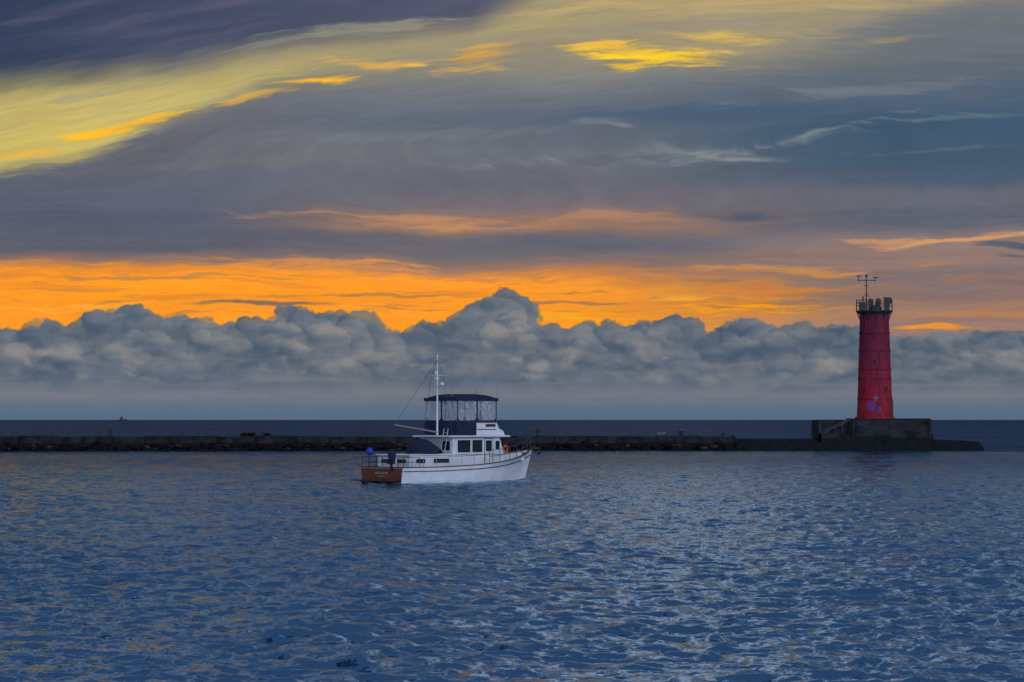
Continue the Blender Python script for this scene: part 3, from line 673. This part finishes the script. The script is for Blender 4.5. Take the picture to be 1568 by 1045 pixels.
for sg in (-1,1):
    L_=(bx1-bx0)/2
    for k in range(2): panel((bx0+k*L_,sg*by,zb),(1,0,0),L_)
for k in range(2): panel((bx1,-by+k*by,zb),(0,1,0),by)
nb.obj('enclosure_borders','navy',bt); vn.obj('clear_panels','vinyl',bt)
mb=MB(); rows=[]
for i in range(13):
    u=i/12; xx=bx0-.12+(bx1-bx0+.24)*u; cx_=.20*(1-(2*u-1)**4)
    row=[(xx,-by-.06,zt-.12)]
    for k in range(13):
        t=-1+2*k/12; row.append((xx,(by+.05)*t,zt-.0+cx_*.6+.17*(1-t**4)*(.35+.65*min(1,cx_*5))))
    row.append((xx,by+.06,zt-.12)); rows.append(row)
mb.loft(rows)
mb.add([(bx0-.125,-by-.06,zt-.14),(bx0-.125,by+.06,zt-.14),(bx0-.125,by+.05,zt+.05),(bx0-.125,-by-.05,zt+.05)],[(0,1,2,3)]); mb.add([(bx1+.125,-by-.06,zt-.14),(bx1+.125,by+.06,zt-.14),(bx1+.125,by+.05,zt+.05),(bx1+.125,-by-.05,zt+.05)],[(0,1,2,3)])
mb.obj('bimini_top','navy',bt,smooth=True)
mb=MB()
for xx in (bx0,6.4,bx1):
    for sg in (-1,1): mb.tube([(xx,sg*(by-.04),2.8),(xx,sg*(by-.04),zt)],.022)
mb.obj('bimini_frame','steel',bt)
mb=MB(); mxx=4.45
mb.tube([(mxx,0,2.78),(mxx,0,5.6)],.065,10,.05); mb.tube([(mxx,0,5.6),(mxx,0,7.45)],.05,8,.025)
mb.tube([(mxx,-.55,6.35),(mxx,.55,6.35)],.025); mb.tube([(mxx,-.5,5.75),(mxx,.25,5.75)],.03); mb.tube([(mxx,-.2,6.8),(mxx,.2,6.8)],.02)
mb.lathe([(.05,5.78),(.16,5.8),(.16,5.9),(.05,5.95)],c=(mxx,-.42),n=14); mb.lathe([(.03,6.4),(.07,6.42),(.07,6.6),(.02,6.65)],c=(mxx,.1),n=10); mb.lathe([(.03,7.42),(.05,7.45),(.05,7.58),(.01,7.62)],c=(mxx,0),n=10)
mb.box(mxx-.15,mxx+.05,-.09,.09,6.12,6.24)
mb.obj('mast','white',bt)
mb=MB(); mb.tube([(mxx-.05,0,2.98),(1.0,0,3.42)],.05,8,.035); mb.obj('boom','grey',bt)
mb=MB(); mb.tube([(mxx,0,7.3),(1.02,0,3.45)],.011,5); mb.tube([(mxx,-.5,6.35),(mxx,-1.3,2.8)],.01,5); mb.tube([(mxx,.5,6.35),(mxx,1.3,2.8)],.01,5); mb.tube([(mxx,0,7.3),(mxx,-.55,6.35)],.01,5); mb.tube([(mxx,0,7.3),(mxx,.55,6.35)],.01,5)
mb.tube([(1.6,0,3.35),(1.6,0,1.7)],.01,5); mb.obj('rigging','darksteel',bt)
mb=MB()
mb.tube([(4.9,-.8,2.8),(4.9,-.8,8.35)],.022,6,.010); mb.tube([(8.1,-1.35,3.1),(8.15,-1.35,8.4)],.022,6,.010); mb.tube([(7.0,-1.2,5.1),(7.0,-1.2,5.75)],.02,6,.012); mb.tube([(7.5,-.2,5.2),(7.5,-.2,5.6)],.03)
mb.obj('whip_antennas','grey',bt)
mb=MB(); rows=[]
for i in range(17):
    u=i/16; y=-1.45+2.9*u; e=(math.sin(math.pi*min(.985,max(.015,u))))**.45; ht=.62*e+.28*math.exp(-((u-.62)/.28)**2)*e
    rows.append([(3.35+.62*e*math.cos(math.pi*k/10),y,1.72+ht*max(0,math.sin(math.pi*k/10))**.8+ .02*math.sin(9*u+k)) for k in range(11)])
mb.loft(rows); mb.obj('covered_dinghy','navy',bt,smooth=True)
mb=MB()
def rail(pts,zs,r=.02):
    for z in zs: mb.tube([(p[0],p[1],p[2]+z) for p in pts],r,6)
    for p in pts: mb.tube([(p[0],p[1],p[2]),(p[0],p[1],p[2]+max(zs))],r,6)
rail([(1.3,1.88,.95),(.7,1.85,.95),(.08,1.8,.95),(.08,1.2,.95),(.08,.6,.95),(.08,0,.95),(.08,-.7,.95)],(.3,.6))
rail([(.08,-1.35,.95),(.08,-1.8,.95),(.7,-1.86,.95),(1.3,-1.88,.95)],(.3,.58))
mb.obj('stern_rail','darksteel',bt)
mb=MB(); pts=[]
for x in (6.9,7.9,8.9,9.8,10.7,11.5,12.2): pts.append((x,-(hb(x)-.05),sheer(x)+.04))
left=[(p[0],-p[1],p[2]) for p in pts]
rail(pts+[(12.75,0,1.98)]+left[::-1],(.4,.76)); mb.obj('bow_pulpit','darksteel',bt)
mb=MB()
for sg in (-1,1):
    pts=[(x,sg*(hb(x)-.06),sheer(x)+.04) for x in (1.6,2.6,3.6,4.6,5.6,6.6)]
    mb.tube([(p[0],p[1],p[2]+.55) for p in pts],.017,6)
    for p in pts: mb.tube([p,(p[0],p[1],p[2]+.55)],.017,6)
mb.obj('side_rail','steel',bt)
mb=MB(); mb.prism([(12.3,1.88),(13.05,1.9),(13.05,1.97),(12.3,1.97)],-.16,.16); mb.obj('bow_sprit','trim',bt,bevel=.02)
mb=MB(); mb.tube([(12.4,0,2.05),(13.1,0,1.98),(13.15,0,1.6)],.035); mb.tube([(13.0,-.22,1.75),(13.15,0,1.55),(13.0,.22,1.75)],.04); mb.obj('anchor','darksteel',bt)
mb=MB(); mb.lathe([(.1,1.5),(.17,1.52),(.17,1.75),(.1,1.8)],c=(11.3,0),n=14); mb.obj('windlass','grey',bt)
tm=MB(); rows=[]
for i in range(25):
    a=2*math.pi*i/24; rows.append([(8.95+(.17+.06*math.cos(2*math.pi*k/8))*math.cos(a),-1.25+.06*math.sin(2*math.pi*k/8),1.98+(.17+.06*math.cos(2*math.pi*k/8))*math.sin(a)) for k in range(9)])
tm.loft(rows); tm.obj('life_ring','orange',bt,smooth=True)
mb=MB(); mb.lathe([(.02,1.62),(.13,1.66),(.19,1.76),(.21,1.87),(.18,1.99),(.1,2.07),(.03,2.1)],c=(.1,1.15),n=18); mb.obj('ball_fender','blue',bt,smooth=True)
mb=MB(); rows=[]
for z,a_,b_ in ((1.35,.1,.08),(1.42,.22,.16),(1.62,.27,.19),(1.85,.25,.18),(1.98,.15,.12),(2.0,.02,.02)):
    rows.append([(-.05+a_*math.cos(2*math.pi*k/14),-.95+b_*1.1*math.sin(2*math.pi*k/14),z) for k in range(15)])
mb.loft(rows); mb.tube([(-.08,-.95,1.4),(-.1,-.95,.75)],.1,10,.07); mb.box(-.2,-.02,-1.2,-.7,1.15,1.42); mb.tube([(-.1,-.95,.8),(.12,-.95,.72)],.05)
mb.obj('covered_outboard','navy',bt,smooth=True)
mb=MB(); mb.tube([(4.0,-1.1,1.7),(4.3,-1.1,3.2)],.025); mb.tube([(4.0,-.75,1.7),(4.3,-.75,3.2)],.025)
for k in range(5): mb.tube([(4.05+k*.06,-1.1,1.95+k*.25),(4.05+k*.06,-.75,1.95+k*.25)],.02)
mb.obj('flybridge_ladder','steel',bt)
